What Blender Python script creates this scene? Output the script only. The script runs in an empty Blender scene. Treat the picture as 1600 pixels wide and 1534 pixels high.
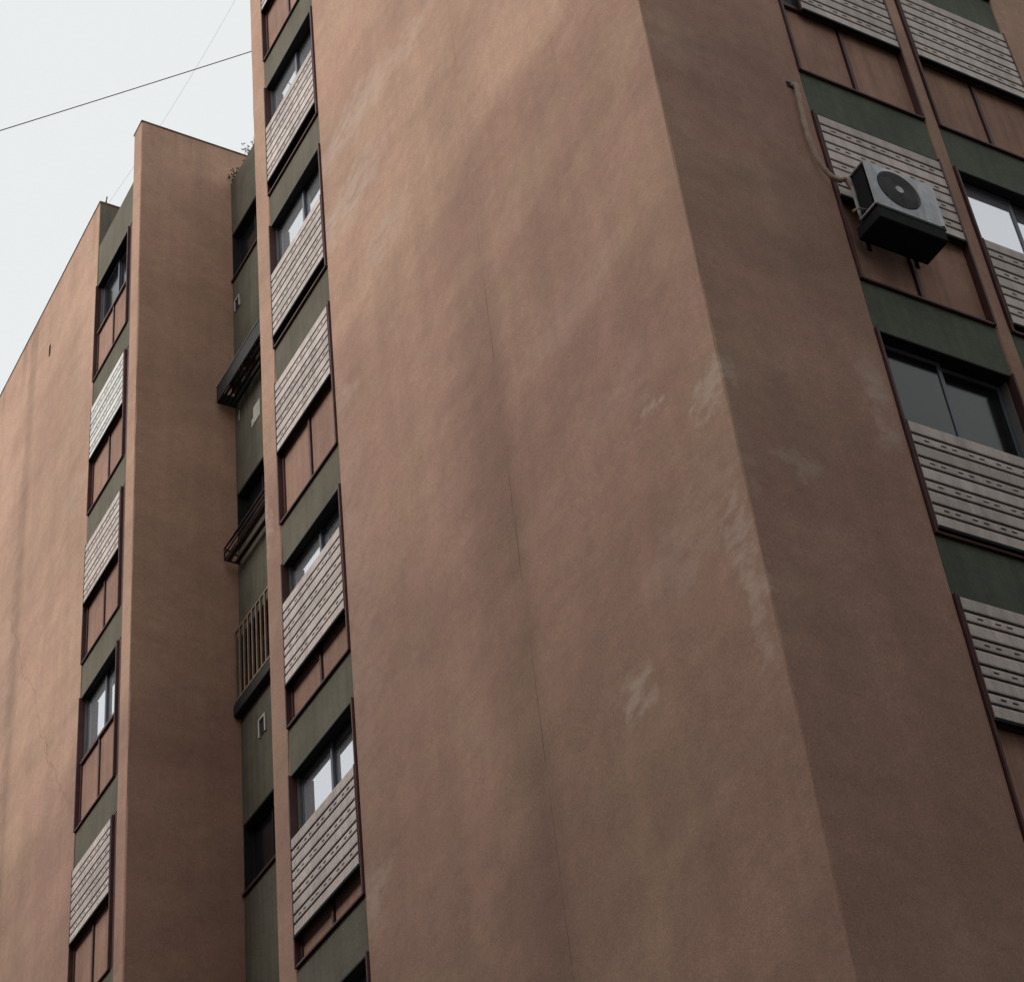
import bpy, bmesh, math, random
from mathutils import Matrix, Vector
random.seed(7)
SC = bpy.context.scene
COL = SC.collection
Z0 = 1.6                                     # eye height: heights below are given from the eye

# ------------------------------------------------------------------ camera
cam = bpy.data.cameras.new('camera')
camo = bpy.data.objects.new('camera', cam); COL.objects.link(camo)
r = (0.46356633, 0.88242298, -0.08022434)
d = (-0.60332512, 0.24803963, -0.75794138)
f = (-0.64892608, 0.39975746, 0.64737077)
camo.matrix_world = Matrix(((r[0], -d[0], -f[0], 0), (r[1], -d[1], -f[1], 0), (r[2], -d[2], -f[2], Z0), (0, 0, 0, 1)))
cam.sensor_fit = 'HORIZONTAL'; cam.sensor_width = 36.0
cam.lens = 36.0 * 3333.1 / 1600.0
cam.shift_x = (800 - 710) / 1600.0
cam.clip_end = 3000
SC.camera = camo

# ------------------------------------------------------------------ sky, sun, exposure
SUN_EL, SUN_AZ = math.radians(40), math.radians(198)    # azimuth from +Y, clockwise
w = bpy.data.worlds.new("World"); SC.world = w; w.use_nodes = True
nt = w.node_tree; nt.nodes.clear()
sky = nt.nodes.new('ShaderNodeTexSky'); sky.sky_type = 'NISHITA'; sky.sun_disc = False
sky.sun_elevation = SUN_EL; sky.sun_rotation = SUN_AZ; sky.air_density = 1.0; sky.dust_density = 4.0
mixw = nt.nodes.new('ShaderNodeMix'); mixw.data_type = 'RGBA'
mixw.inputs[0].default_value = 0.93                       # cloud cover over the clear sky
tcw = nt.nodes.new('ShaderNodeTexCoord')
nzw = nt.nodes.new('ShaderNodeTexNoise'); nzw.inputs['Scale'].default_value = 2.2; nzw.inputs['Detail'].default_value = 4
mr = nt.nodes.new('ShaderNodeMix'); mr.data_type = 'RGBA'
mr.inputs[6].default_value = (8.15, 8.45, 8.4, 1); mr.inputs[7].default_value = (8.6, 8.85, 8.8, 1)
bgw = nt.nodes.new('ShaderNodeBackground'); bgw.inputs[1].default_value = 0.1
outw = nt.nodes.new('ShaderNodeOutputWorld')
nt.links.new(tcw.outputs['Generated'], nzw.inputs['Vector'])
nt.links.new(nzw.outputs['Fac'], mr.inputs[0])
nt.links.new(sky.outputs[0], mixw.inputs[6]); nt.links.new(mr.outputs[2], mixw.inputs[7])
nt.links.new(mixw.outputs[2], bgw.inputs[0]); nt.links.new(bgw.outputs[0], outw.inputs[0])
sun = bpy.data.lights.new('sun', 'SUN'); sun.energy = 1.9; sun.angle = math.radians(36); sun.color = (1.0, 0.96, 0.9)
suno = bpy.data.objects.new('sun', sun); COL.objects.link(suno)
sd = Vector((math.sin(SUN_AZ) * math.cos(SUN_EL), math.cos(SUN_AZ) * math.cos(SUN_EL), math.sin(SUN_EL)))
suno.rotation_euler = sd.to_track_quat('Z', 'Y').to_euler(); suno.location = (0, -10, 60)
SC.view_settings.view_transform = 'Standard'; SC.view_settings.look = 'None'
SC.view_settings.exposure = 0.06; SC.view_settings.gamma = 1.0; SC.view_settings.use_curve_mapping = False

# ------------------------------------------------------------------ node helpers
class NB:
    """small helper round a material's node tree"""
    def __init__(s, name):
        s.m = bpy.data.materials.new(name); s.m.use_nodes = True
        s.t = s.m.node_tree; s.n = s.t.nodes; s.b = s.n['Principled BSDF']
        s.b.inputs['Roughness'].default_value = 0.9
        s.b.inputs['Specular IOR Level'].default_value = 0.2
    def lk(s, a, b): s.t.links.new(a, b)
    def val(s, sock, v):
        if hasattr(v, 'is_linked') or hasattr(v, 'links'): s.lk(v, sock)
        else: sock.default_value = v
    def math(s, op, a, b=0.0, c=0.0, clamp=False):
        n = s.n.new('ShaderNodeMath'); n.operation = op; n.use_clamp = clamp
        for i, v in enumerate((a, b, c)): s.val(n.inputs[i], v)
        return n.outputs[0]
    def smooth(s, v, lo, hi, a=0.0, b=1.0):
        n = s.n.new('ShaderNodeMapRange'); n.interpolation_type = 'SMOOTHSTEP'
        s.val(n.inputs[0], v)
        for i, q in enumerate((lo, hi, a, b)): s.val(n.inputs[i + 1], q)
        return n.outputs[0]
    def mix(s, f_, a, b, mode='MIX'):
        n = s.n.new('ShaderNodeMix'); n.data_type = 'RGBA'; n.blend_type = mode
        s.val(n.inputs[0], f_)
        for i, v in ((6, a), (7, b)):
            if isinstance(v, tuple): n.inputs[i].default_value = (*v[:3], 1)
            else: s.lk(v, n.inputs[i])
        return n.outputs[2]
    def pos(s):
        g = s.n.new('ShaderNodeNewGeometry'); return g
    def objpos(s):
        return s.n.new('ShaderNodeTexCoord').outputs['Object']
    def sep(s, v):
        n = s.n.new('ShaderNodeSeparateXYZ'); s.lk(v, n.inputs[0]); return n.outputs
    def scale(s, v, sc, off=(0, 0, 0)):
        n = s.n.new('ShaderNodeMapping'); s.lk(v, n.inputs[0]); n.inputs['Scale'].default_value = sc; n.inputs['Location'].default_value = off
        return n.outputs[0]
    def noise(s, v, sc, det=4, rough=0.55, dist=0.0):
        n = s.n.new('ShaderNodeTexNoise'); s.lk(v, n.inputs['Vector'])
        n.inputs['Scale'].default_value = sc; n.inputs['Detail'].default_value = det
        n.inputs['Roughness'].default_value = rough; n.inputs['Distortion'].default_value = dist
        return n.outputs['Fac']
    def bump(s, h, strength, dist):
        n = s.n.new('ShaderNodeBump'); n.inputs['Strength'].default_value = strength; n.inputs['Distance'].default_value = dist
        s.lk(h, n.inputs['Height']); s.lk(n.outputs[0], s.b.inputs['Normal'])
    def col(s, c): s.val(s.b.inputs['Base Color'], c if not isinstance(c, tuple) else (*c, 1))

def stucco():
    q = NB('brown_stucco')
    P = q.pos().outputs['Position']
    x, y, z = q.sep(P)
    Ps = q.scale(P, (1, 1, 1.9))
    big = q.noise(Ps, 0.34, 4, 0.55, 0.4)
    hue = q.noise(q.scale(P, (1, 1, 1.5), (11, 4, 2)), 0.55, 3, 0.6, 0.3)
    mid = q.noise(Ps, 1.5, 6, 0.62, 0.3)
    fine = q.noise(P, 9.0, 5, 0.7)
    grain = q.noise(P, 55.0, 3, 0.7)
    hue = q.math('SUBTRACT', hue, q.smooth(q.math('ADD', z, q.math('MULTIPLY', q.math('SUBTRACT', mid, 0.5), 0.8)), 17.6, 19.2, -0.06, 0.09))
    c = q.mix(q.smooth(hue, 0.36, 0.64), (0.475, 0.299, 0.216), (0.457, 0.272, 0.208))
    fac = q.smooth(big, 0.3, 0.7, 0.88, 1.10)
    fac = q.math('MULTIPLY', fac, q.smooth(mid, 0.28, 0.72, 0.94, 1.055))
    fac = q.math('MULTIPLY', fac, q.smooth(fine, 0.25, 0.75, 0.93, 1.07))
    fac = q.math('MULTIPLY', fac, q.smooth(grain, 0.25, 0.75, 0.88, 1.12))
    fac = q.math('MULTIPLY', fac, q.smooth(q.noise(P, 130.0, 2, 0.8), 0.25, 0.75, 0.84, 1.16))
    # everything above a wavering level line is a little paler
    zw = q.math('ADD', z, q.math('MULTIPLY', q.math('SUBTRACT', mid, 0.5), 0.7))
    fac = q.math('MULTIPLY', fac, q.smooth(zw, 17.8, 18.9, 0.92, 1.09))
    # rain streaks below the roof edge
    st = q.noise(q.scale(P, (5.0, 5.0, 0.22)), 1.0, 4, 0.6)
    top = q.smooth(z, 28.3, 29.9)
    fac = q.math('MULTIPLY', fac, q.math('SUBTRACT', 1.0, q.math('MULTIPLY', q.math('MULTIPLY', top, q.smooth(st, 0.42, 0.68)), 0.2)))
    # faint streaks everywhere
    fac = q.math('MULTIPLY', fac, q.smooth(q.noise(q.scale(P, (2.2, 2.2, 0.12)), 1.0, 3, 0.6), 0.3, 0.7, 0.95, 1.05))
    # soot beside the casting joints
    for jx, wd, zt in ((-12.13, 0.95, 16.5), (-27.17, 0.35, 40.0)):
        wav = q.math('MULTIPLY', q.math('SUBTRACT', mid, 0.5), 0.6)
        left = q.math('SUBTRACT', jx, x)                          # the soot lies on one side, held by the joint
        side = q.math('MULTIPLY', q.smooth(q.math('ADD', left, wav), 0.0, wd * 1.35, 1, 0), q.smooth(left, -0.28, 0.05))
        s_ = q.math('MULTIPLY', side, q.smooth(z, zt - 2.5, zt + 2.5, 1, 0.25))
        fac = q.math('MULTIPLY', fac, q.math('SUBTRACT', 1.0, q.math('MULTIPLY', s_, 0.23)))
    # hairline crack wandering down the left wall
    cx = q.math('ADD', q.math('MULTIPLY', q.math('SUBTRACT', 21.1 + Z0, z), 0.59), -27.18)
    cx = q.math('ADD', cx, q.math('MULTIPLY', q.math('SUBTRACT', q.noise(P, 0.9, 4, 0.6), 0.5), 0.9))
    dc = q.math('ABSOLUTE', q.math('SUBTRACT', x, cx))
    inz = q.math('MULTIPLY', q.smooth(z, 17.6, 18.4), q.smooth(z, 23.2, 24.2, 1, 0))
    fac = q.math('MULTIPLY', fac, q.math('SUBTRACT', 1.0, q.math('MULTIPLY', q.math('MULTIPLY', q.smooth(dc, 0.0, 0.03, 1, 0), inz), 0.22)))
    # pale scuffs and touched-up spots
    blobs = [(-14.6, 20.1, .9, .30, .5), (-14.8, 18.9, .8, .34, .55), (-14.0, 17.5, .5, .22, .4), (-13.6, 19.9, 1.3, .16, .38), (-17.3, 15.9, .08, .4, .5),
             (-15.15, 16.1, .35, .16, .30), (-9.95, 11.45, .12, .12, .55), (-9.22, 11.0, .18, .2, .6), (-9.22, 9.3, .16, .75, .46),
             (-9.5, 10.2, .4, .35, .2), (-10.8, 9.2, .13, .22, .55), (-10.7, 13.4, .8, .25, .15), (-10.3, 11.9, .5, .25, .15), (-15.2, 13.2, .5, 2.4, .16),
             (-9.9, 9.9, .5, .3, .22), (-15.2, 9.9, .25, .3, .35), (-24.4, 24.5, .6, 1.0, .12), (-28.2, 20.5, .9, 1.0, .12), (-24.6, 22.1, .5, .35, .2)]
    wx = q.math('ADD', x, q.math('MULTIPLY', q.math('SUBTRACT', q.noise(P, 2.6, 4, 0.65), 0.5), 1.1))
    wz = q.math('ADD', z, q.math('MULTIPLY', q.math('SUBTRACT', q.noise(q.scale(P, (1, 1, 1), (5, 1, 9)), 2.6, 4, 0.65), 0.5), 0.8))
    acc = None
    for (bx, bz, rx, rz, s_) in blobs:
        a = q.math('MULTIPLY', q.math('SUBTRACT', wx, bx), 1 / (rx * 1.5)); b_ = q.math('MULTIPLY', q.math('SUBTRACT', wz, bz + Z0), 1 / (rz * 1.5))
        dd = q.math('ADD', q.math('MULTIPLY', a, a), q.math('MULTIPLY', b_, b_))
        v = q.smooth(dd, 0.0, 1.0, s_, 0.0)
        acc = v if acc is None else q.math('MAXIMUM', acc, v)
    acc = q.math('MULTIPLY', acc, q.smooth(y, 8.17, 8.22, 1, 0))
    for (by, bz, ry, rz, s_) in [(9.62, 11.3, .12, .5, .5), (8.6, 10.35, .22, .12, .34), (8.5, 15.2, .5, .3, .12)]:   # on the side wall
        a = q.math('MULTIPLY', q.math('SUBTRACT', q.math('ADD', y, q.math('MULTIPLY', q.math('SUBTRACT', fine, 0.5), 0.35)), by), 1 / (ry * 1.4))
        b_ = q.math('MULTIPLY', q.math('SUBTRACT', wz, bz + Z0), 1 / (rz * 1.4))
        dd = q.math('ADD', q.math('MULTIPLY', a, a), q.math('MULTIPLY', b_, b_))
        v = q.math('MULTIPLY', q.smooth(dd, 0.0, 1.0, s_, 0.0), q.smooth(x, -9.2, -9.07))
        acc = q.math('MAXIMUM', acc, v)
    patch = q.math('MULTIPLY', acc, q.smooth(q.noise(q.scale(P, (1, 1, 2.0)), 4.5, 5, 0.7), 0.32, 0.62))
    c = q.mix(1.0, c, (1, 1, 1), 'MULTIPLY')
    vv = q.n.new('ShaderNodeCombineColor'); 
    for i in range(3): q.lk(fac, vv.inputs[i])
    c = q.mix(1.0, c, vv.outputs[0], 'MULTIPLY')
    c = q.mix(patch, c, (0.65, 0.51, 0.425))
    q.col(c)
    h = q.math('ADD', q.math('MULTIPLY', q.noise(P, 38, 6, 0.8), 0.8), q.math('MULTIPLY', mid, 0.4))
    q.bump(h, 0.3, 0.014)
    return q.m

def plain(name, c, rough=0.8, var=0.1, sc=2.0, bump=0.0, spec=0.2, metal=0.0, streak=0.0, each=0.0):
    q = NB(name)
    P = q.pos().outputs['Position']
    fac = q.math('MULTIPLY', q.smooth(q.noise(P, sc, 5, 0.6), 0.3, 0.7, 1 - var, 1 + var), q.smooth(q.noise(P, sc * 14, 4, 0.7), 0.3, 0.7, 1 - var * .6, 1 + var * .6))
    if streak:
        fac = q.math('MULTIPLY', fac, q.smooth(q.noise(q.scale(P, (9, 9, 0.5)), 1.0, 4, 0.6), 0.35, 0.7, 1 + streak * .4, 1 - streak))
    if each:                                        # every piece weathers a little differently
        oi = q.n.new('ShaderNodeObjectInfo')
        fac = q.math('MULTIPLY', fac, q.smooth(oi.outputs['Random'], 0.0, 1.0, 1 - each, 1 + each * .5))
    vv = q.n.new('ShaderNodeCombineColor')
    for i in range(3): q.lk(fac, vv.inputs[i])
    q.col(q.mix(1.0, c, vv.outputs[0], 'MULTIPLY'))
    q.b.inputs['Roughness'].default_value = rough; q.b.inputs['Specular IOR Level'].default_value = spec; q.b.inputs['Metallic'].default_value = metal
    if bump: q.bump(q.noise(P, 40, 4, 0.7), bump, 0.02)
    return q.m

M = {}
M['stucco'] = stucco()
M['panel'] = plain('brown_panel_paint', (0.385, 0.222, 0.163), 0.8, 0.13, 1.6, 0.2, streak=0.16, each=0.1)
M['green'] = plain('olive_paint', (0.158, 0.138, 0.103), 0.85, 0.12, 1.4, 0.3, streak=0.12)
M['side_green'] = plain('shaded_side_green', (0.112, 0.128, 0.094), 0.85, 0.14, 1.4, 0.3, streak=0.12)  # olive copy tinted darker and greener for the shaded side face
M['cap'] = plain('dirty_cement_cap', (0.20, 0.145, 0.115), 0.95, 0.35, 5, 0.5)
M['olive'] = plain('shaded_olive_paint', (0.112, 0.100, 0.074), 0.88, 0.16, 1.4, 0.3, streak=0.16)  # olive copy darkened, the shade of the recess put into its colour
M['slatwhite'] = plain('whiter_shutter_slats', (0.80, 0.77, 0.74), 0.55, 0.08, 2.2, spec=0.3, streak=0.1, each=0.08)
M['red'] = plain('oxide_red_metal', (0.085, 0.032, 0.030), 0.6, 0.2, 5, spec=0.35)
M['slat'] = plain('pale_shutter_slats', (0.63, 0.53, 0.485), 0.6, 0.11, 2.2, spec=0.3, streak=0.18, each=0.13)
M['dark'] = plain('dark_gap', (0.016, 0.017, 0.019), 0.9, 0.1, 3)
M['alu'] = plain('dull_aluminium', (0.10, 0.11, 0.14), 0.45, 0.1, 4, spec=0.5)
M['jamb'] = plain('grey_jamb_paint', (0.24, 0.22, 0.20), 0.8, 0.12, 3)
M['iron'] = plain('rusty_iron', (0.06, 0.035, 0.03), 0.7, 0.25, 8)
M['black'] = plain('black_iron', (0.02, 0.021, 0.023), 0.6, 0.2, 8)
M['bar'] = plain('tan_painted_bars', (0.23, 0.16, 0.115), 0.7, 0.15, 8)
M['acwhite'] = plain('off_white_enamel', (0.56, 0.56, 0.60), 0.5, 0.16, 5, spec=0.35, streak=0.25)
M['acgrey'] = plain('grey_fan_guard', (0.19, 0.175, 0.175), 0.6, 0.1, 8)
M['hose'] = plain('beige_pipe_wrap', (0.42, 0.32, 0.25), 0.8, 0.15, 12, bump=0.6)
M['patch'] = plain('bare_plaster', (0.42, 0.40, 0.36), 0.9, 0.15, 6)
M['cable'] = plain('grey_cable', (0.24, 0.19, 0.18), 0.7, 0.1, 3)
M['clay'] = plain('terracotta', (0.22, 0.11, 0.075), 0.8, 0.2, 8)
M['potwhite'] = plain('white_pot', (0.55, 0.53, 0.5), 0.6, 0.1, 8)
M['leaf'] = plain('leaf', (0.045, 0.055, 0.028), 0.7, 0.3, 14)
M['asphalt'] = plain('asphalt', (0.05, 0.05, 0.052), 0.9, 0.2, 1.5, 0.3)
M['paving'] = plain('paving', (0.09, 0.085, 0.08), 0.9, 0.15, 1.2, 0.2)
M['render'] = plain('grey_render', (0.10, 0.088, 0.08), 0.9, 0.15, 0.5, 0.2)
M['line'] = plain('road_paint', (0.7, 0.7, 0.68), 0.8, 0.1, 3)
M['curtain'] = plain('white_curtain', (0.75, 0.75, 0.78), 0.9, 0.08, 6)
def glass():
    q = NB('window_glass')
    b = q.b
    b.inputs['Base Color'].default_value = (0.74, 0.75, 0.80, 1); b.inputs['Roughness'].default_value = 0.03; b.inputs['Metallic'].default_value = 0.72
    b.inputs['IOR'].default_value = 1.6; b.inputs['Specular IOR Level'].default_value = 0.5
    P = q.pos().outputs['Position']
    q.bump(q.noise(P, 1.3, 2), 0.05, 0.02)
    return q.m
M['glass'] = glass()
M['dimglass'] = plain('dim_glass', (0.012, 0.013, 0.016), 0.12, 0.1, 3, spec=0.4)

# ------------------------------------------------------------------ mesh helpers
def link(name, me, mat=None, parent=None, loc=(0, 0, 0), rz=0.0, kind=None):
    """an object at world loc; children keep that place under their parent"""
    o = bpy.data.objects.new(name, me); COL.objects.link(o)
    if mat is not None and me is not None and not me.materials: me.materials.append(mat)
    o.location = loc; o.rotation_euler = (0, 0, rz)
    if parent: o.parent = parent
    if kind: o['kind'] = kind
    return o
def mesh(name, bm):
    me = bpy.data.meshes.new(name); bm.normal_update(); bm.to_mesh(me); bm.free(); return me
def abox(bm, x0, x1, y0, y1, z0, z1, bev=0.0):
    vs = [bm.verts.new((x, y, z)) for z in (z0, z1) for (x, y) in ((x0, y0), (x1, y0), (x1, y1), (x0, y1))]
    fs = [bm.faces.new([vs[i] for i in q]) for q in ((0, 3, 2, 1), (4, 5, 6, 7), (0, 1, 5, 4), (1, 2, 6, 5), (2, 3, 7, 6), (3, 0, 4, 7))]
    if bev:
        es = set(e for f_ in fs for e in f_.edges)
        bmesh.ops.bevel(bm, geom=list(es), offset=bev, segments=1, affect='EDGES')
    return vs
def boxmesh(name, *boxes, bev=0.0):
    bm = bmesh.new()
    for b in boxes: abox(bm, *b, bev=bev)
    return mesh(name, bm)
def tube(bm, pts, rad, n=8):
    """a tube along points, closed at both ends"""
    rings = []
    pts = [Vector(p) for p in pts]
    for i, p in enumerate(pts):
        t = (pts[min(i + 1, len(pts) - 1)] - pts[max(i - 1, 0)]).normalized()
        a = t.cross(Vector((0.13, 0.21, 0.97))); 
        if a.length < 1e-3: a = t.cross(Vector((1, 0, 0)))
        a.normalize(); b = t.cross(a)
        rr = rad[i] if isinstance(rad, (list, tuple)) else rad
        rings.append([bm.verts.new(p + (a * math.cos(k * 2 * math.pi / n) + b * math.sin(k * 2 * math.pi / n)) * rr) for k in range(n)])
    for A, B in zip(rings, rings[1:]):
        for k in range(n):
            fc = bm.faces.new((A[k], A[(k + 1) % n], B[(k + 1) % n], B[k])); fc.smooth = True
    bm.faces.new(rings[0][::-1]); bm.faces.new(rings[-1])
def disc(bm, c, r0, r1, y0, y1, n=32):
    """ring (r0 < r1) standing in the xz plane from y0 to y1, local frame"""
    R = []
    for (rr, yy) in ((r0, y0), (r1, y0), (r1, y1), (r0, y1)):
        R.append([bm.verts.new((c[0] + rr * math.cos(k * 2 * math.pi / n), yy, c[1] + rr * math.sin(k * 2 * math.pi / n))) for k in range(n)])
    for a in range(4):
        A, B = R[a], R[(a + 1) % 4]
        for k in range(n): bm.faces.new((A[k], A[(k + 1) % n], B[(k + 1) % n], B[k]))
    bmesh.ops.recalc_face_normals(bm, faces=bm.faces[:])
def prism(name, poly, z0, z1, soft=0.02, jit=0.008, step=0.45, seed=1, notch=()):
    """a plastered wall block: polygon raised in short lifts, its vertical arrises worn a little
       unevenly; notch = (edge index, distance along it) makes a narrow groove there"""
    rnd = random.Random(seed)
    n = len(poly); base = []
    for i in range(n):
        p = Vector(poly[i]); a = Vector(poly[i - 1]); b = Vector(poly[(i + 1) % n])
        da = (a - p).normalized(); db = (b - p).normalized()
        base.append((p + da * soft, None)); base.append((p, (da + db) * 0.7)); base.append((p + db * soft, None))
        for (e, t) in notch:
            if e == i:
                nrm = Vector((db.y, -db.x))      # outward for a counter-clockwise polygon
                base.append((p + db * (t - 0.005), None)); base.append((p + db * t, ('n', -nrm))); base.append((p + db * (t + 0.005), None))
    rings = []
    k = max(1, int((z1 - z0) / step)); bm = bmesh.new()
    for j in range(k + 1):
        z = z0 + (z1 - z0) * j / k; ring = []
        wob = rnd.uniform(-.006, .006)
        for (p, mv) in base:
            q = p
            if mv is not None:
                if isinstance(mv, tuple): q = p + mv[1] * max(0.0012, rnd.gauss(0.0024, 0.002))
                else: q = p + mv * (0.004 + rnd.random() * jit)
            ring.append(bm.verts.new((q.x, q.y, z)))
        rings.append(ring)
    for A, B in zip(rings, rings[1:]):
        for i in range(len(base)):
            bm.faces.new((A[i], A[(i + 1) % len(base)], B[(i + 1) % len(base)], B[i]))
    bm.faces.new(rings[0][::-1]); bm.faces.new(rings[-1])
    return mesh(name, bm)
def rect(x0, x1, y0, y1): return [(x0, y0), (x1, y0), (x1, y1), (x0, y1)]
def thing(name, label, cat, loc, group=None):
    o = link(name, None, loc=loc); o['label'] = label; o['category'] = cat
    if group: o['group'] = group
    return o
def tag(o, label, cat, group=None):
    o['label'] = label; o['category'] = cat
    if group: o['group'] = group
    return o

# ------------------------------------------------------------------ ground and street
link('ground', boxmesh('ground', (-1500, 1500, -1500, 1500, -0.6, -0.1)), M['paving'], kind='structure')
link('road', boxmesh('road', (-400, 400, -7.2, 3.4, -0.096, -0.09)), M['asphalt'], kind='structure')
link('pavement', boxmesh('pavement', (-400, -4, 3.4, 60, -0.099, 0.03)), M['paving'], kind='structure')
link('kerb', boxmesh('kerb', (-400, -4, 3.22, 3.397, -0.09, 0.05), bev=0.012), M['render'], kind='structure')
link('road_marking', boxmesh('road_marking', *[(x, x + 2.0, -1.96, -1.84, -0.086, -0.084) for x in range(-60, 40, 5)]), M['line'], kind='structure')

# ------------------------------------------------------------------ the apartment block
HT = 28.3 + Z0                               # roof
BASE = Vector((-19.66, 12.0, 0.0))
block = thing('apartment_block', 'tall brown stuccoed apartment block with olive window strips and a blank corner wall', 'building', BASE)
def part(name, me, mat, parent=block, loc=None, rz=0.0, wloc=None):
    """me in world coordinates -> child that stays where it is"""
    o = link(name, me, mat, parent)
    if wloc is None: me.transform(Matrix.Translation(-BASE)); o.location = (0, 0, 0)
    else: o.location = Vector(wloc) - BASE; o.rotation_euler = (0, 0, rz)
    return o
def wall(name, poly, z0, z1, mat='stucco', **k): return part(name, prism(name, poly, z0 + Z0, z1 + Z0, **k), M[mat])
FY, LY = 8.06, 8.15                          # front plane of the corner tower and of the left wing
FX = -9.05                                   # side plane
EY = 9.754                                   # back of the light recess
BOT = -Z0
wall('corner_wall', rect(-15.39, FX, FY, 9.81), BOT, 28.3, seed=2, soft=0.012, jit=0.007, step=0.3, notch=((0, 3.26),))
wall('side_wall', rect(-9.6, FX, 12.95, 24.0), BOT, 28.3, seed=3)
wall('side_pier', rect(-9.4, FX, 11.29, 11.46), BOT, 28.3, seed=4)
wall('fin_wall', rect(-17.33, -16.92, FY, 11.0), BOT, 28.3, seed=5, jit=0.016)
wall('fin_wall', rect(-22.285, -21.934, LY, 13.0), BOT, 28.3, seed=6, jit=0.012)
aw = wall('left_wall', rect(-30.3, -23.9, LY, 11.0), BOT, 28.3, seed=7, notch=((0, 3.13),))
aw.data.materials.append(M['green'])
for p_ in aw.data.polygons:
    if p_.normal.x > 0.9: p_.material_index = 1
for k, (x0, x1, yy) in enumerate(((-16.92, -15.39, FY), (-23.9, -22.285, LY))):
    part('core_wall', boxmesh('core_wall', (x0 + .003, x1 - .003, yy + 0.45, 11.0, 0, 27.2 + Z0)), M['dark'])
part('core_wall', boxmesh('core_wall', (-30.2, -9.65, 11.003, 24.0, 0, 27.1 + Z0)), M['render'])
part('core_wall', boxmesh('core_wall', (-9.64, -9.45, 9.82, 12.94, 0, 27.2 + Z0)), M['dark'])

# --- window units: a red frame, two panels below, two sashes above, a slatted shutter sliding in front
W, UH, PH = 1.53, 2.20, 1.09                 # width, height, panel height
LV = lambda n: 12.80 + 2.797 * n + Z0        # bottom of the panels on floor n
def unit_meshes(W):
    h = W / 2; d_ = {}
    d_['frame'] = boxmesh('window_frame', (-h, -h + .024, -.024, .07, -.012, UH), (h - .024, h, -.024, .07, -.012, UH),
                          (-h + .025, h - .025, -.018, .07, -.012, .016), (-.020, .020, .035, .07, .031, PH - .03), (-h + .025, h - .025, .020, .07, PH - .029, PH + .02),
                          (-h + .025, -h + .06, .035, .07, .031, PH - .03), bev=.003)
    pw = h - .027
    d_['panel'] = boxmesh('panel', (-pw / 2 + .035, pw / 2 - .004, .058, .07, .018, PH - .031), bev=.004)
    d_['panel2'] = boxmesh('panel', (-pw / 2 + .004, pw / 2 - .004, .058, .07, .018, PH - .031), bev=.004)
    d_['reveal'] = boxmesh('reveal', (-h + .002, -h + .03, .072, .34, PH + .02, UH), (h - .03, h - .002, .072, .34, PH + .02, UH),
                           (-h + .031, h - .031, .072, .34, PH - .02, PH + .018))
    d_['soffit_shade'] = boxmesh('soffit_shade', (-h + .032, h - .032, .004, .34, UH - .022, UH - .001), bev=.003)  # black strip that paints the shade under the window head
    s0, s1, z0, z1 = -h + .031, .02, PH + .022, UH - .024
    b = .045
    def sash(s0, s1, y0, y1): return boxmesh('sash', (s0, s0 + b, y0, y1, z0, z1), (s1 - b, s1, y0, y1, z0, z1), (s0 + b + .001, s1 - b - .001, y0, y1, z0, z0 + b), (s0 + b + .001, s1 - b - .001, y0, y1, z1 - b, z1), bev=.003)
    d_['sash'] = sash(s0, s1, .11, .14); d_['sash2'] = sash(-.02, h - .031, .145, .175)
    def pane(s0, s1, y): return boxmesh('pane', (s0 + b - .004, s1 - b + .004, y - .003, y + .003, z0 + b - .004, z1 - b + .004))
    d_['pane'] = pane(s0, s1, .125); d_['pane2'] = pane(-.02, h - .031, .16)
    d_['dpane'] = d_['pane'].copy(); d_['dpane2'] = d_['pane2'].copy()
    return d_
def slat_mesh(L, hh, dep):
    """long slat with a rounded weather face"""
    bm = bmesh.new(); pr = [(0, 0), (-dep * .85, .002), (-dep, .012), (-dep, hh - .012), (-dep * .85, hh - .002), (0, hh)]
    A = [bm.verts.new((-L / 2, y, z)) for y, z in pr]; B = [bm.verts.new((L / 2, y, z)) for y, z in pr]
    for i in range(len(pr)): bm.faces.new((A[i], B[i], B[(i + 1) % len(pr)], A[(i + 1) % len(pr)]))
    bm.faces.new(A[::-1]); bm.faces.new(B)
    bmesh.ops.recalc_face_normals(bm, faces=bm.faces[:])
    return mesh('slat', bm)
SH = 1.09
HW, HN, GAP = .114, .078, .026
seq = [HW, HN, HW, HN, HW, HN, HW, HN, HW]
def shutter_meshes(L):
    d_ = {'w': slat_mesh(L, HW, .012), 'n': slat_mesh(L, HN, .011)}
    d_['back'] = boxmesh('shutter_frame', (-L / 2, L / 2, -.012, -.002, 0, SH), (-L / 2, L / 2, -.036, -.002, -.03, -.002))
    d_['stile'] = boxmesh('stile', (-.008, .008, -.030, -.002, -.03, SH + .004), bev=.002)
    bm = bmesh.new(); z = 0.0
    for k, hh in enumerate(seq):
        if k % 2:
            nn = max(2, int(round(L / .3)))
            for j in range(nn):
                for o_ in (-.055, .055):
                    u = -L / 2 + (j + .5) * L / nn + o_ + (.05 if k % 4 == 1 else -.05)
                    if abs(u) < L / 2 - .05: abox(bm, u - .026, u + .026, -.0252, -.0228, z + HN * .40, z + HN * .40 + .015)
        z += hh + GAP
    d_['slot'] = mesh('slot', bm)
    return d_
UM = {}
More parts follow.
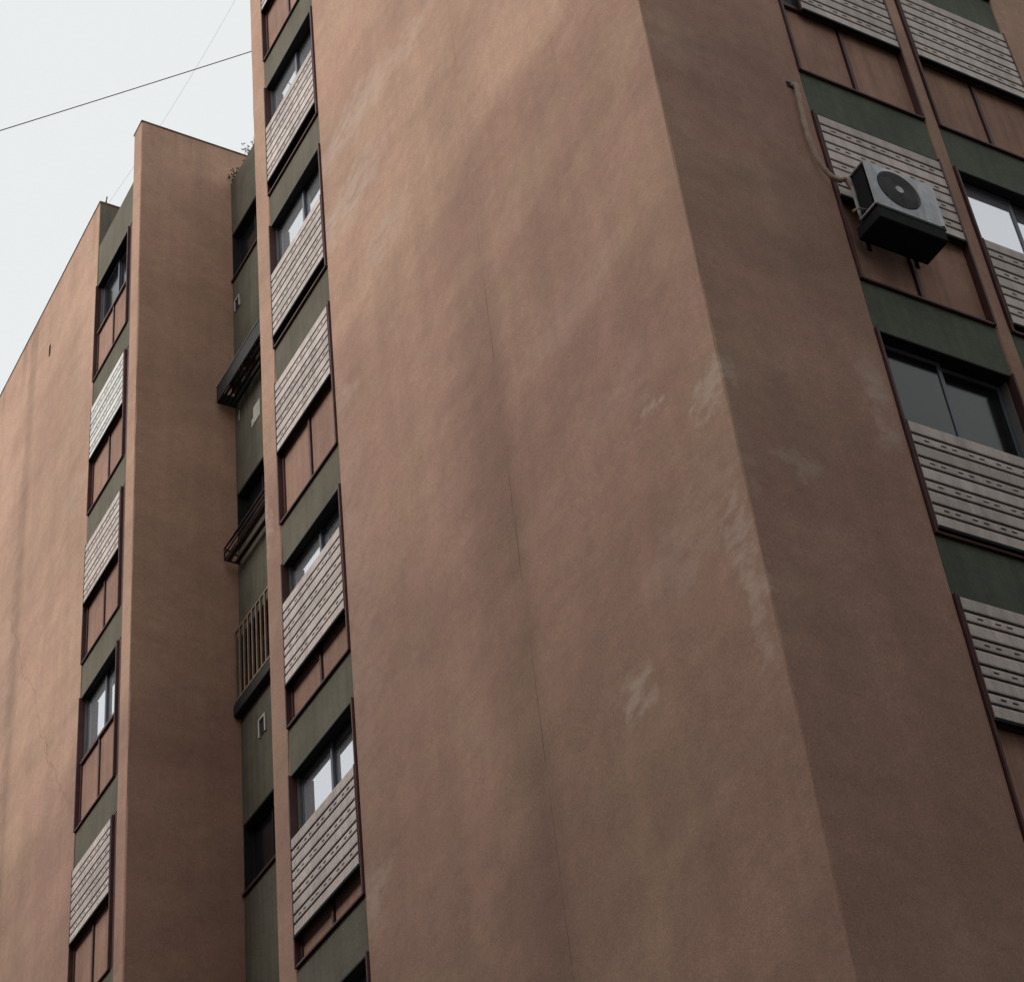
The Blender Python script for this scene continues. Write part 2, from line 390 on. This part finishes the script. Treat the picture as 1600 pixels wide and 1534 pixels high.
def unit(x, y, n, rz, width, shut=None, group_state='', dim=False, wide=1.0, white=False):
    key = round(width, 2)
    if key not in UM: UM[key] = (unit_meshes(width), shutter_meshes(width - .070))
    um, sm = UM[key]
    zb = LV(n)
    wn = part('window', um['frame'], M['red'], wloc=(x, y, zb), rz=rz)
    if not um['frame'].materials: um['frame'].materials.append(M['red'])
    def sub(name, me, mat, par, loc=(0, 0, 0)):
        o = link(name, me, mat, par); o.location = loc; return o
    h = width / 2; pw = h - .027
    sub('panel', um['panel'], M['panel'], wn, (-pw / 2 - .026, 0, 0)); sub('panel', um['panel2'], M['panel'], wn, (pw / 2 + .026, 0, 0))
    sub('reveal', um['reveal'], M['jamb'], wn); sub('soffit_shade', um['soffit_shade'], M['black'], wn)
    sub('sash', um['sash'], M['alu'], wn); sub('sash', um['sash2'], M['alu'], wn)
    sub('pane', um['dpane' if dim else 'pane'], M['dimglass' if dim else 'glass'], wn); sub('pane', um['dpane2' if dim else 'pane2'], M['dimglass' if dim else 'glass'], wn)
    if shut is not None:
        c, s = math.cos(rz), math.sin(rz)
        L = width - .070; key2 = round(L * wide, 2)
        if wide != 1.0:
            if ('s', key2) not in UM: UM[('s', key2)] = shutter_meshes(L * wide)
            sm = UM[('s', key2)]
        u = (L - L * wide) / 2
        st = part('shutter', sm['back'], M['dark'], wloc=(x + c * u, y + s * u, zb + shut), rz=rz)
        if white: st['label'] = 'whiter shutter than the ones above and below it'
        z = 0.0
        for k, hh in enumerate(seq):
            sl = sub('slat', sm['n'] if k % 2 else sm['w'], M['slat'], st, (0 if wide == 1 else random.uniform(-.012, .012), -.0128 + random.uniform(-.0008, .0004), z))
            if white: sl.material_slots[0].link = 'OBJECT'; sl.material_slots[0].material = M['slatwhite']
            sl.rotation_euler = (0, random.uniform(-.0012, .0012), 0)
            z += hh + GAP
        for e in (-1, 1): sub('stile', sm['stile'], M['red'], st, (e * (L * wide / 2 + .0085), 0, 0))
        so = sub('slot', sm['slot'], M['dark'], st); so['kind'] = 'stuff'
    return wn
def spandrel(x0, x1, y, zb, zt, along='x'):
    if along == 'x': me = boxmesh('spandrel', (x0, x1, y + .012, y + .44, zb, zt), bev=.006)
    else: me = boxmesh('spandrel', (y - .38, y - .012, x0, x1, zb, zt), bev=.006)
    return part('spandrel', me, M['green' if along == 'x' else 'side_green'])
SHUT_G = {5: 1.1, 4: 1.09, 3: .22, 2: .165, 1: 1.06, 0: .53, -1: .325, -2: .1}
SHUT_B = {3: 1.09, 2: 1.06, 0: 1.08, -1: 1.0}
SHUT_J = {3: .6, 2: 1.09, 1: 1.05, 0: 1.05, -1: .06, -2: 1.08}
SHUT_K = {4: 1.0, 3: 1.08, 2: .45, 1: 1.07, 0: .1, -1: 1.08}
for n in range(-3, 6):
    if n < 5:
        spandrel(-16.917, -15.393, FY, LV(n) - .595, LV(n) - .014)
        spandrel(9.813, 11.287, FX, LV(n) - .595, LV(n) - .014, 'y')
        spandrel(11.463, 12.947, FX, LV(n) - .595, LV(n) - .014, 'y')
    if n < 4 or n == 4: spandrel(-23.897, -22.288, LY, LV(n) - .595, LV(n) - .014)
    if -2 <= n <= 4: unit((-16.92 - 15.39) / 2, FY, n, 0, 1.524, SHUT_G.get(n))
    if -1 <= n <= 4: unit((-23.9 - 22.4) / 2 + .002, LY, n, 0, 1.49, SHUT_B.get(n), dim=(n == 4), white=(n == 3))
    if -2 <= n <= 3: unit(FX, (9.812 + 11.288) / 2, n, math.pi / 2, 1.474, SHUT_J.get(n), dim=(n == -1), wide=.84 if n == 1 else 1.0)
    if -1 <= n <= 4: unit(FX, (11.462 + 12.948) / 2, n, math.pi / 2, 1.484, SHUT_K.get(n))
# filler between the left wing's frames and its fin, and blank lower and upper courses
part('jamb_strip', boxmesh('jamb_strip', (-22.401, -22.288, LY + .02, LY + .4, 9.0, 26.17 + Z0)), M['red'])
part('parapet', boxmesh('parapet', (-23.897, -22.288, LY + .012, LY + .35, 26.19 + Z0, 27.18 + Z0), bev=.01), M['green'])
part('parapet', boxmesh('parapet', (-16.917, -15.393, FY + .012, FY + .35, LV(4) + UH + .01, HT), bev=.01), M['green'])
part('parapet', boxmesh('parapet', (FX - .35, FX - .012, 9.813, 11.287, LV(3) + UH + .6, HT), (FX - .35, FX - .012, 11.463, 12.947, LV(4) + UH + .003, HT)), M['green'])
part('lower_infill', boxmesh('lower_infill', (-16.917, -15.393, FY + .012, FY + .4, 0, LV(-2) - .6), (-23.897, -22.288, LY + .012, LY + .4, 0, LV(-1) - .6),
     (FX - .38, FX - .012, 9.813, 11.287, 0, LV(-2) - .6), (FX - .38, FX - .012, 11.463, 12.947, 0, LV(-1) - .6)), M['green'])
# roof edges: thin cement caps
for (x0, x1, y0, y1) in ((-22.30, -21.92, LY - .012, 13.0), (-30.3, -23.885, LY - .012, 11.0)):
    part('coping', boxmesh('coping', (x0, x1, y0, y1, HT + .001, HT + .045), bev=.012), M['cap'])

# --- the light recess: olive wall with a window band on each floor
EX0, EX1 = -21.93, -17.333
bands = [(25.09, 26.17), (22.29, 23.37), (19.48, 20.55), (16.72, 17.95), (13.885, 14.893), (11.1, 12.1), (8.3, 9.3)]
zt = 27.46
for (b0, b1) in bands:
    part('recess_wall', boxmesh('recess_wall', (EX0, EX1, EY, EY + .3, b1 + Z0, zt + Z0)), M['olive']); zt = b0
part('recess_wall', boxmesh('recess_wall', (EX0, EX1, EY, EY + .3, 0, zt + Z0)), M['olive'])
for i, (b0, b1) in enumerate(bands):
    part('recess_wall', boxmesh('recess_wall', (-19.2, EX1, EY + .002, EY + .3, b0 + Z0 + .001, b1 + Z0 - .001)), M['olive'])
    z0, z1 = b0 + Z0, b1 + Z0
    wn = part('window', boxmesh('window_frame', (EX0 + .001, EX0 + .05, EY + .12, EY + .17, z0, z1), (-19.25, -19.201, EY + .12, EY + .17, z0, z1), (EX0 + .051, -19.251, EY + .12, EY + .17, z0, z0 + .05),
              (EX0 + .051, -19.251, EY + .12, EY + .17, z1 - .05, z1), (-20.62, -20.57, EY + .12, EY + .17, z0 + .051, z1 - .051), (-21.30, -21.27, EY + .125, EY + .165, z0 + .051, z1 - .051)), M['black'])
    o = link('reveal', boxmesh('reveal', (EX0 + .002, -19.203, EY + .006, EY + .118, z1 - .02, z1 - .002), (EX0 + .002, EX0 + .02, EY + .006, EY + .118, z0 + .001, z1 - .021)), M['black'], wn); o.data.transform(Matrix.Translation(-BASE))  # black lining, shade of the soffit and jamb as colour
    for (a, c) in ((EX0 + .051, -20.621), (-20.569, -19.251)):
        o = link('pane', boxmesh('pane', (a, c, EY + .140, EY + .146, z0 + .051, z1 - .051)), M['dimglass'], wn); o.data.transform(Matrix.Translation(-BASE))
    if i in (0, 4):
        part('sill', boxmesh('sill', (EX0 + .002, -19.2, EY - .035, EY + .11, z0 - .045, z0 - .002), bev=.005), M['iron'])
# barred window on the fourth band
z0, z1 = 16.80 + Z0, 17.96 + Z0
gr = part('window_grille', boxmesh('window_grille', (EX0 + .01, -19.25, EY - .09, EY - .065, z1, z1 + .03), (EX0 + .01, -19.25, EY - .09, EY - .065, z0, z0 + .03)), M['bar'])
bmn = boxmesh('bar', (-.016, .016, -.012, .012, 0, z1 - z0 - .034))
for k in range(19):
    b = link('bar', bmn, M['bar'], gr); b.location = Vector((EX0 + .05 + k * .142, EY - .077, z0 + .032)) - BASE
part('ledge', boxmesh('ledge', (EX0 + .002, -19.2, EY - .11, EY - .001, 16.57 + Z0, 16.76 + Z0), bev=.01), M['black'])
# vents and plaster patches on the recess wall
def vent(x, z, w_, h_):
    v = part('vent', boxmesh('vent_frame', (x - w_ / 2, x - w_ / 2 + .03, EY - .025, EY - .002, z - h_ / 2, z + h_ / 2), (x + w_ / 2 - .03, x + w_ / 2, EY - .025, EY - .002, z - h_ / 2, z + h_ / 2),
                                 (x - w_ / 2 + .031, x + w_ / 2 - .031, EY - .025, EY - .002, z + h_ / 2 - .03, z + h_ / 2)), M['patch'])
    o = link('vent_hole', boxmesh('vent_hole', (x - w_ / 2 + .031, x + w_ / 2 - .031, EY - .006, EY - .0025, z - h_ / 2 + .01, z + h_ / 2 - .031)), M['dark'], v); o.data.transform(Matrix.Translation(-BASE))
vent(-21.22, 16.02 + Z0, .22, .28); vent(-21.74, 24.42 + Z0, .2, .24)
part('plaster_patch', boxmesh('plaster_patch', (-21.26, -21.02, EY - .008, EY - .002, 21.42 + Z0, 21.74 + Z0), (-21.33, -21.2605, EY - .0075, EY - .002, 21.40 + Z0, 21.55 + Z0)), M['patch'])
part('plaster_patch', boxmesh('plaster_patch', (-21.80, -21.75, EY - .008, EY - .002, 21.93 + Z0, 22.13 + Z0)), M['patch'])
part('weep_hole', boxmesh('weep_hole', (-26.33, -26.25, LY - .006, LY - .001, 26.74 + Z0, 27.0 + Z0)), M['dark'])

# ------------------------------------------------------------------ things fixed to or lying on the block
# air conditioner: local frame, front looks to -y; turned so that it faces +x
ac = thing('air_conditioner', 'off white air conditioner outdoor unit with round grey fan below the slatted shutter', 'air conditioner', (-8.93, 10.28, 13.43 + Z0))
ac.rotation_euler = (0, 0, math.pi / 2)
AW, AH, AD = .78, .56, .225
FCX, FCZ, FR = -.055, .31, .232
bm = bmesh.new()
# casing: back, top, right side, front with a round opening
abox(bm, -AW / 2, AW / 2, -.01, 0, .02, AH - .012); abox(bm, -AW / 2, AW / 2, -AD + .01, -.0101, AH - .012, AH); abox(bm, AW / 2 - .01, AW / 2, -AD + .01, -.0102, .03, AH - .0122)
n = 48; fy = -AD + .01
inner = [bm.verts.new((FCX + FR * math.cos(2 * math.pi * k / n), fy - .006, FCZ + FR * math.sin(2 * math.pi * k / n))) for k in range(n)]
inb = [bm.verts.new((FCX + FR * math.cos(2 * math.pi * k / n), fy + .03, FCZ + FR * math.sin(2 * math.pi * k / n))) for k in range(n)]
def onrect(k):
    a = 2 * math.pi * k / n; cx, sz = math.cos(a), math.sin(a)
    x0, x1, z0, z1 = -AW / 2 - FCX, AW / 2 - FCX, .02 - FCZ, AH - FCZ
    t = min((x1 / cx if cx > 1e-6 else x0 / cx if cx < -1e-6 else 9), (z1 / sz if sz > 1e-6 else z0 / sz if sz < -1e-6 else 9))
    return FCX + cx * t, FCZ + sz * t
outer = [bm.verts.new((onrect(k)[0], fy, onrect(k)[1])) for k in range(n)]
for k in range(n):
    j = (k + 1) % n
    bm.faces.new((outer[k], outer[j], inner[j], inner[k])); bm.faces.new((inner[k], inner[j], inb[j], inb[k]))
bmesh.ops.recalc_face_normals(bm, faces=bm.faces[:])
link('casing', mesh('casing', bm), M['acwhite'], ac)
link('side_rail', boxmesh('side_rail', (-AW / 2 - .002, -AW / 2 + .014, -.022, .002, 0, AH), (-AW / 2 - .002, -AW / 2 + .014, -AD + .008, -.0221, 0, .016), (-AW / 2 - .002, -AW / 2 + .014, -AD, -AD + .0079, .0, AH)), M['acwhite'], ac)
link('coil', boxmesh('coil', (-AW / 2 + .02, AW / 2 - .012, -AD + .05, -.012, .03, AH - .014)), M['dark'], ac)
link('base_tray', boxmesh('base_tray', (-AW / 2 + .016, AW / 2, -AD + .012, -.003, -.004, .018)), M['black'], ac)
gd = bmesh.new()
for rr in [.05 + .0138 * i for i in range(13)]: disc(gd, (FCX, FCZ), rr, rr + .004, fy - .012, fy - .008, 40)
for k in range(24):
    a = 2 * math.pi * k / 24
    tube(gd, [(FCX + .04 * math.cos(a), fy - .007, FCZ + .04 * math.sin(a)), (FCX + (FR - .002) * math.cos(a + .25), fy - .007, FCZ + (FR - .002) * math.sin(a + .25))], .0025, 4)
link('fan_guard', mesh('fan_guard', gd), M['acgrey'], ac)
hb = bmesh.new(); disc(hb, (FCX, FCZ), .0005, .042, fy - .018, fy - .006, 24); link('fan_hub', mesh('fan_hub', hb), M['acwhite'], ac)
bl = bmesh.new()
for k in range(3):
    a = 2.1 * k
    pts = []
    for (rr, da, yy) in ((.03, -.3, .045), (.19, -.35, .05), (.195, .5, .03), (.03, .5, .03)):
        pts.append(bl.verts.new((FCX + rr * math.cos(a + da), fy + yy - .03, FCZ + rr * math.sin(a + da))))
    bl.faces.new(pts)
bmesh.ops.solidify(bl, geom=bl.faces[:], thickness=.004)
link('fan_blade', mesh('fan_blade', bl), M['acgrey'], ac)
link('unit_shade', boxmesh('unit_shade', (-AW / 2 + .02, AW / 2 - .01, -AD + .015, .10, -.15, -.0055), bev=.01), M['dark'], ac)  # black block added to stand for the shadow below the unit
for u in (-.26, .26):
    link('bracket', boxmesh('bracket', (u - .018, u + .018, -.02, .118, -.046, -.0075), (u - .018, u + .018, .101, .118, -.22, -.0455)), M['black'], ac)
link('pipe', (lambda b: (tube(b, [(-AW / 2 + .03, -.06, .08), (-AW / 2 - .04, -.05, .085), (-AW / 2 - .055, .0, .10)], .009), tube(b, [(-AW / 2 + .03, -.09, .06), (-AW / 2 - .05, -.07, .06), (-AW / 2 - .06, .0, .08)], .007), mesh('pipe', b))[2])(bmesh.new()), M['hose'], ac)
# pipe run from the hole in the corner wall to the unit
hp = [(-9.03, 9.655, 15.27), (-8.985, 9.648, 15.19), (-8.985, 9.63, 14.94), (-8.99, 9.617, 14.5), (-8.985, 9.65, 14.17), (-8.97, 9.73, 13.98), (-8.95, 9.80, 13.93), (-8.93, 9.88, 13.93), (-8.93, 9.95, 13.6)]
def smoothpts(P, k=5):
    P = [Vector(p) for p in P]; out = []
    for i in range(len(P) - 1):
        p0, p1, p2, p3 = P[max(i - 1, 0)], P[i], P[i + 1], P[min(i + 2, len(P) - 1)]
        for j in range(k):
            t = j / k
            out.append(0.5 * ((2 * p1) + (p2 - p0) * t + (2 * p0 - 5 * p1 + 4 * p2 - p3) * t * t + (3 * p1 - p0 - 3 * p2 + p3) * t ** 3))
    return out + [P[-1]]
bm = bmesh.new(); sp = smoothpts(hp, 6)
o0 = Vector((-9.03, 9.655, 15.27))
tube(bm, [Vector(p) - o0 for p in sp], [.024 + .003 * math.sin(i * 2.1) for i in range(len(sp))], 10)
ho = link('refrigerant_pipe', mesh('refrigerant_pipe', bm), M['hose'], loc=o0 + Vector((0, 0, Z0)))
tag(ho, 'beige wrapped pipe hanging down the corner wall to the air conditioner', 'pipe')
part('pipe_hole', boxmesh('pipe_hole', (FX - .03, FX + .004, 9.60, 9.675, 15.235 + Z0, 15.32 + Z0)), M['dark'])

# planter tray under the second recess window
tr = thing('planter_tray', 'dark metal window tray with plants and pots in the recess below the top window', 'window tray', (-20.9, EY, 22.23 + Z0))
x0, x1 = -.95, 1.2
bm = bmesh.new(); abox(bm, x0, x1, -.335, -.315, 0, .30); abox(bm, x0, x0 + .02, -.314, -.002, 0, .22); abox(bm, x1 - .02, x1, -.314, -.002, 0, .22)
link('rim', mesh('rim', bm), M['black'], tr)
link('lip', boxmesh('lip', (x0 - .002, x1 + .002, -.345, -.305, .301, .322), bev=.004), M['alu'], tr)
sl = boxmesh('tray_slat', (x0 + .021, x1 - .021, -.018, .018, 0, .014))
for k in range(4):
    o = link('tray_slat', sl, M['black'], tr); o.location = (0, -.285 + k * .075, .0)
rnd = random.Random(4)
for k, (u, mt, rr) in enumerate(((-.62, 'clay', .085), (-.33, 'potwhite', .07), (-.08, 'clay', .09), (.25, 'potwhite', .075), (.6, 'clay', .085))):
    bm = bmesh.new()
    tube(bm, [(0, 0, 0), (0, 0, .14), (0, 0, .141), (0, 0, .165)], [rr * .72, rr * .95, rr * 1.08, rr * 1.08], 14)
    p = link('flower_pot', mesh('flower_pot', bm), M[mt], loc=(-20.9 + u, EY - .165, 22.246 + Z0))
    nm = ['terracotta pot nearest the left end of the window tray', 'small white pot between the two leftmost terracotta pots in the tray', 'largest terracotta pot in the middle of the window tray', 'white pot right of the middle in the window tray', 'terracotta pot at the right end of the window tray'][k]
    tag(p, nm, 'flower pot', 'flower pots in the window tray')
    lb = bmesh.new()
    for q in range(60):
        c = Vector((rnd.gauss(0, .06), rnd.gauss(0, .05), .16 + abs(rnd.gauss(0, .09)))); a = Vector((rnd.gauss(0, 1), rnd.gauss(0, 1), rnd.gauss(0, 1))).normalized(); b = a.orthogonal().normalized()
        ll, ww = .035, .014
        lb.faces.new([lb.verts.new(c - a * ll), lb.verts.new(c + b * ww), lb.verts.new(c + a * ll), lb.verts.new(c - b * ww)])
    link('foliage', mesh('foliage', lb), M['leaf'], p)
# folding drying rack under the third recess window
rk = thing('drying_rack', 'rusty iron drying rack jutting out below a dark recess window', 'drying rack', (-20.9, EY, 19.2 + Z0))
for u in (-.94, 1.1):
    bm = bmesh.new()
    for a, b in (((u, -.245, .0), (u, -.003, 0)), ((u, -.245, .0), (u, -.245, .21)), ((u, -.245, .21), (u, -.003, .66)), ((u, -.245, .21), (u, -.003, .12))): tube(bm, [a, b], .013, 6)
    link('end_frame', mesh('end_frame', bm), M['iron'], rk)
for (yy, zz) in ((-.245, .0), (-.245, .21), (-.165, .0), (-.085, .0), (-.245, .11), (-.13, .42)):
    bm = bmesh.new(); tube(bm, [(-.953, yy, zz), (1.113, yy, zz)], .011, 6); link('rail', mesh('rail', bm), M['iron'], rk)
link('slat', boxmesh('slat', (-.93, 1.09, -.235, -.18, -.03, -.014)), M['iron'], rk)
link('slat', boxmesh('slat', (-.93, 1.09, -.1, -.04, -.03, -.014)), M['iron'], rk)

# weeds rooted on the recess parapet
def weed(loc, label, nn, sp, hh, seed):
    rnd = random.Random(seed); bm = bmesh.new()
    for q in range(nn):
        b0 = Vector((rnd.gauss(0, sp), rnd.gauss(0, .03), 0)); tip = b0 + Vector((rnd.gauss(0, .07), rnd.gauss(-.03, .05), hh * rnd.uniform(.4, 1)))
        tube(bm, [b0, (b0 + tip) / 2 + Vector((rnd.gauss(0, .015), 0, 0)), tip], [.004, .003, .001], 4)
        for j in range(4):
            c = b0.lerp(tip, rnd.uniform(.3, 1)); a = Vector((rnd.gauss(0, 1), rnd.gauss(0, 1), rnd.gauss(0, .7))).normalized(); b = a.orthogonal().normalized()
            bm.faces.new([bm.verts.new(c), bm.verts.new(c + a * .03 + b * .01), bm.verts.new(c + a * .06), bm.verts.new(c + a * .03 - b * .01)])
    o = link('weed', mesh('weed', bm), M['leaf'], loc=loc); tag(o, label, 'weed', 'weeds on the recess parapet'); return o
weed((-21.78, EY + .04, 27.46 + Z0), 'scrubby weed in the corner of the recess parapet beside the fin wall', 16, .08, .22, 1)
weed((-21.3, EY + .04, 27.46 + Z0), 'low ragged weed along the middle of the recess parapet', 14, .13, .13, 2)

# cables
def cable(a, b, sag, rad, label):
    a, b = Vector(a), Vector(b); bm = bmesh.new()
    tube(bm, [(b - a) * (t / 40) - Vector((0, 0, sag * 4 * (t / 40) * (1 - t / 40))) for t in range(41)], rad, 6)
    o = link('cable', mesh('cable', bm), M['cable'], loc=a); return tag(o, label, 'cable')
cable((-17.335, 8.09, 24.74 + Z0), (-21.3, -10.5, 10.95 + Z0), 0.2, .007, 'dark cable slung from the fin wall across the pale sky')
cable((-23.93, 8.3, 28.36 + Z0), (-17.335, 9.0, 29.6 + Z0), 0.35, .0016, 'hair thin wire rising from the left roof corner')
bm = bmesh.new(); tube(bm, [(0, 0, 0), (0, 0, .16), (.01, .0, .22)], [.012, .01, .006], 6); tube(bm, [(-.06, 0, .13), (.06, 0, .14)], .006, 5)
tag(link('wire_anchor', mesh('wire_anchor', bm), M['iron'], loc=(-23.95, 8.28, HT + .045)), 'small iron wire anchor on the left roof corner', 'anchor')

# ------------------------------------------------------------------ unseen street buildings, added to shade the lower walls
def shade_block(label, x0, x1, y0, y1, h):
    o = thing('added_shade_building', label, 'building', ((x0 + x1) / 2, (y0 + y1) / 2, 0))
    hx, hy = (x1 - x0) / 2, (y1 - y0) / 2
    link('wall', boxmesh('wall', (-hx, hx, -hy, hy, -.1, h), bev=.03), M['render'], o)
    link('coping', boxmesh('coping', (-hx - .1, hx + .1, -hy - .1, hy + .1, h + .002, h + .2), bev=.02), M['paving'], o)
shade_block('unseen plain grey building added across the street to shade the tower', -70, 30, -24, -10.5, 27.2)
shade_block('unseen plain grey building added on the cross street to shade the side windows', 5.0, 20, 8, 60, 25.5)
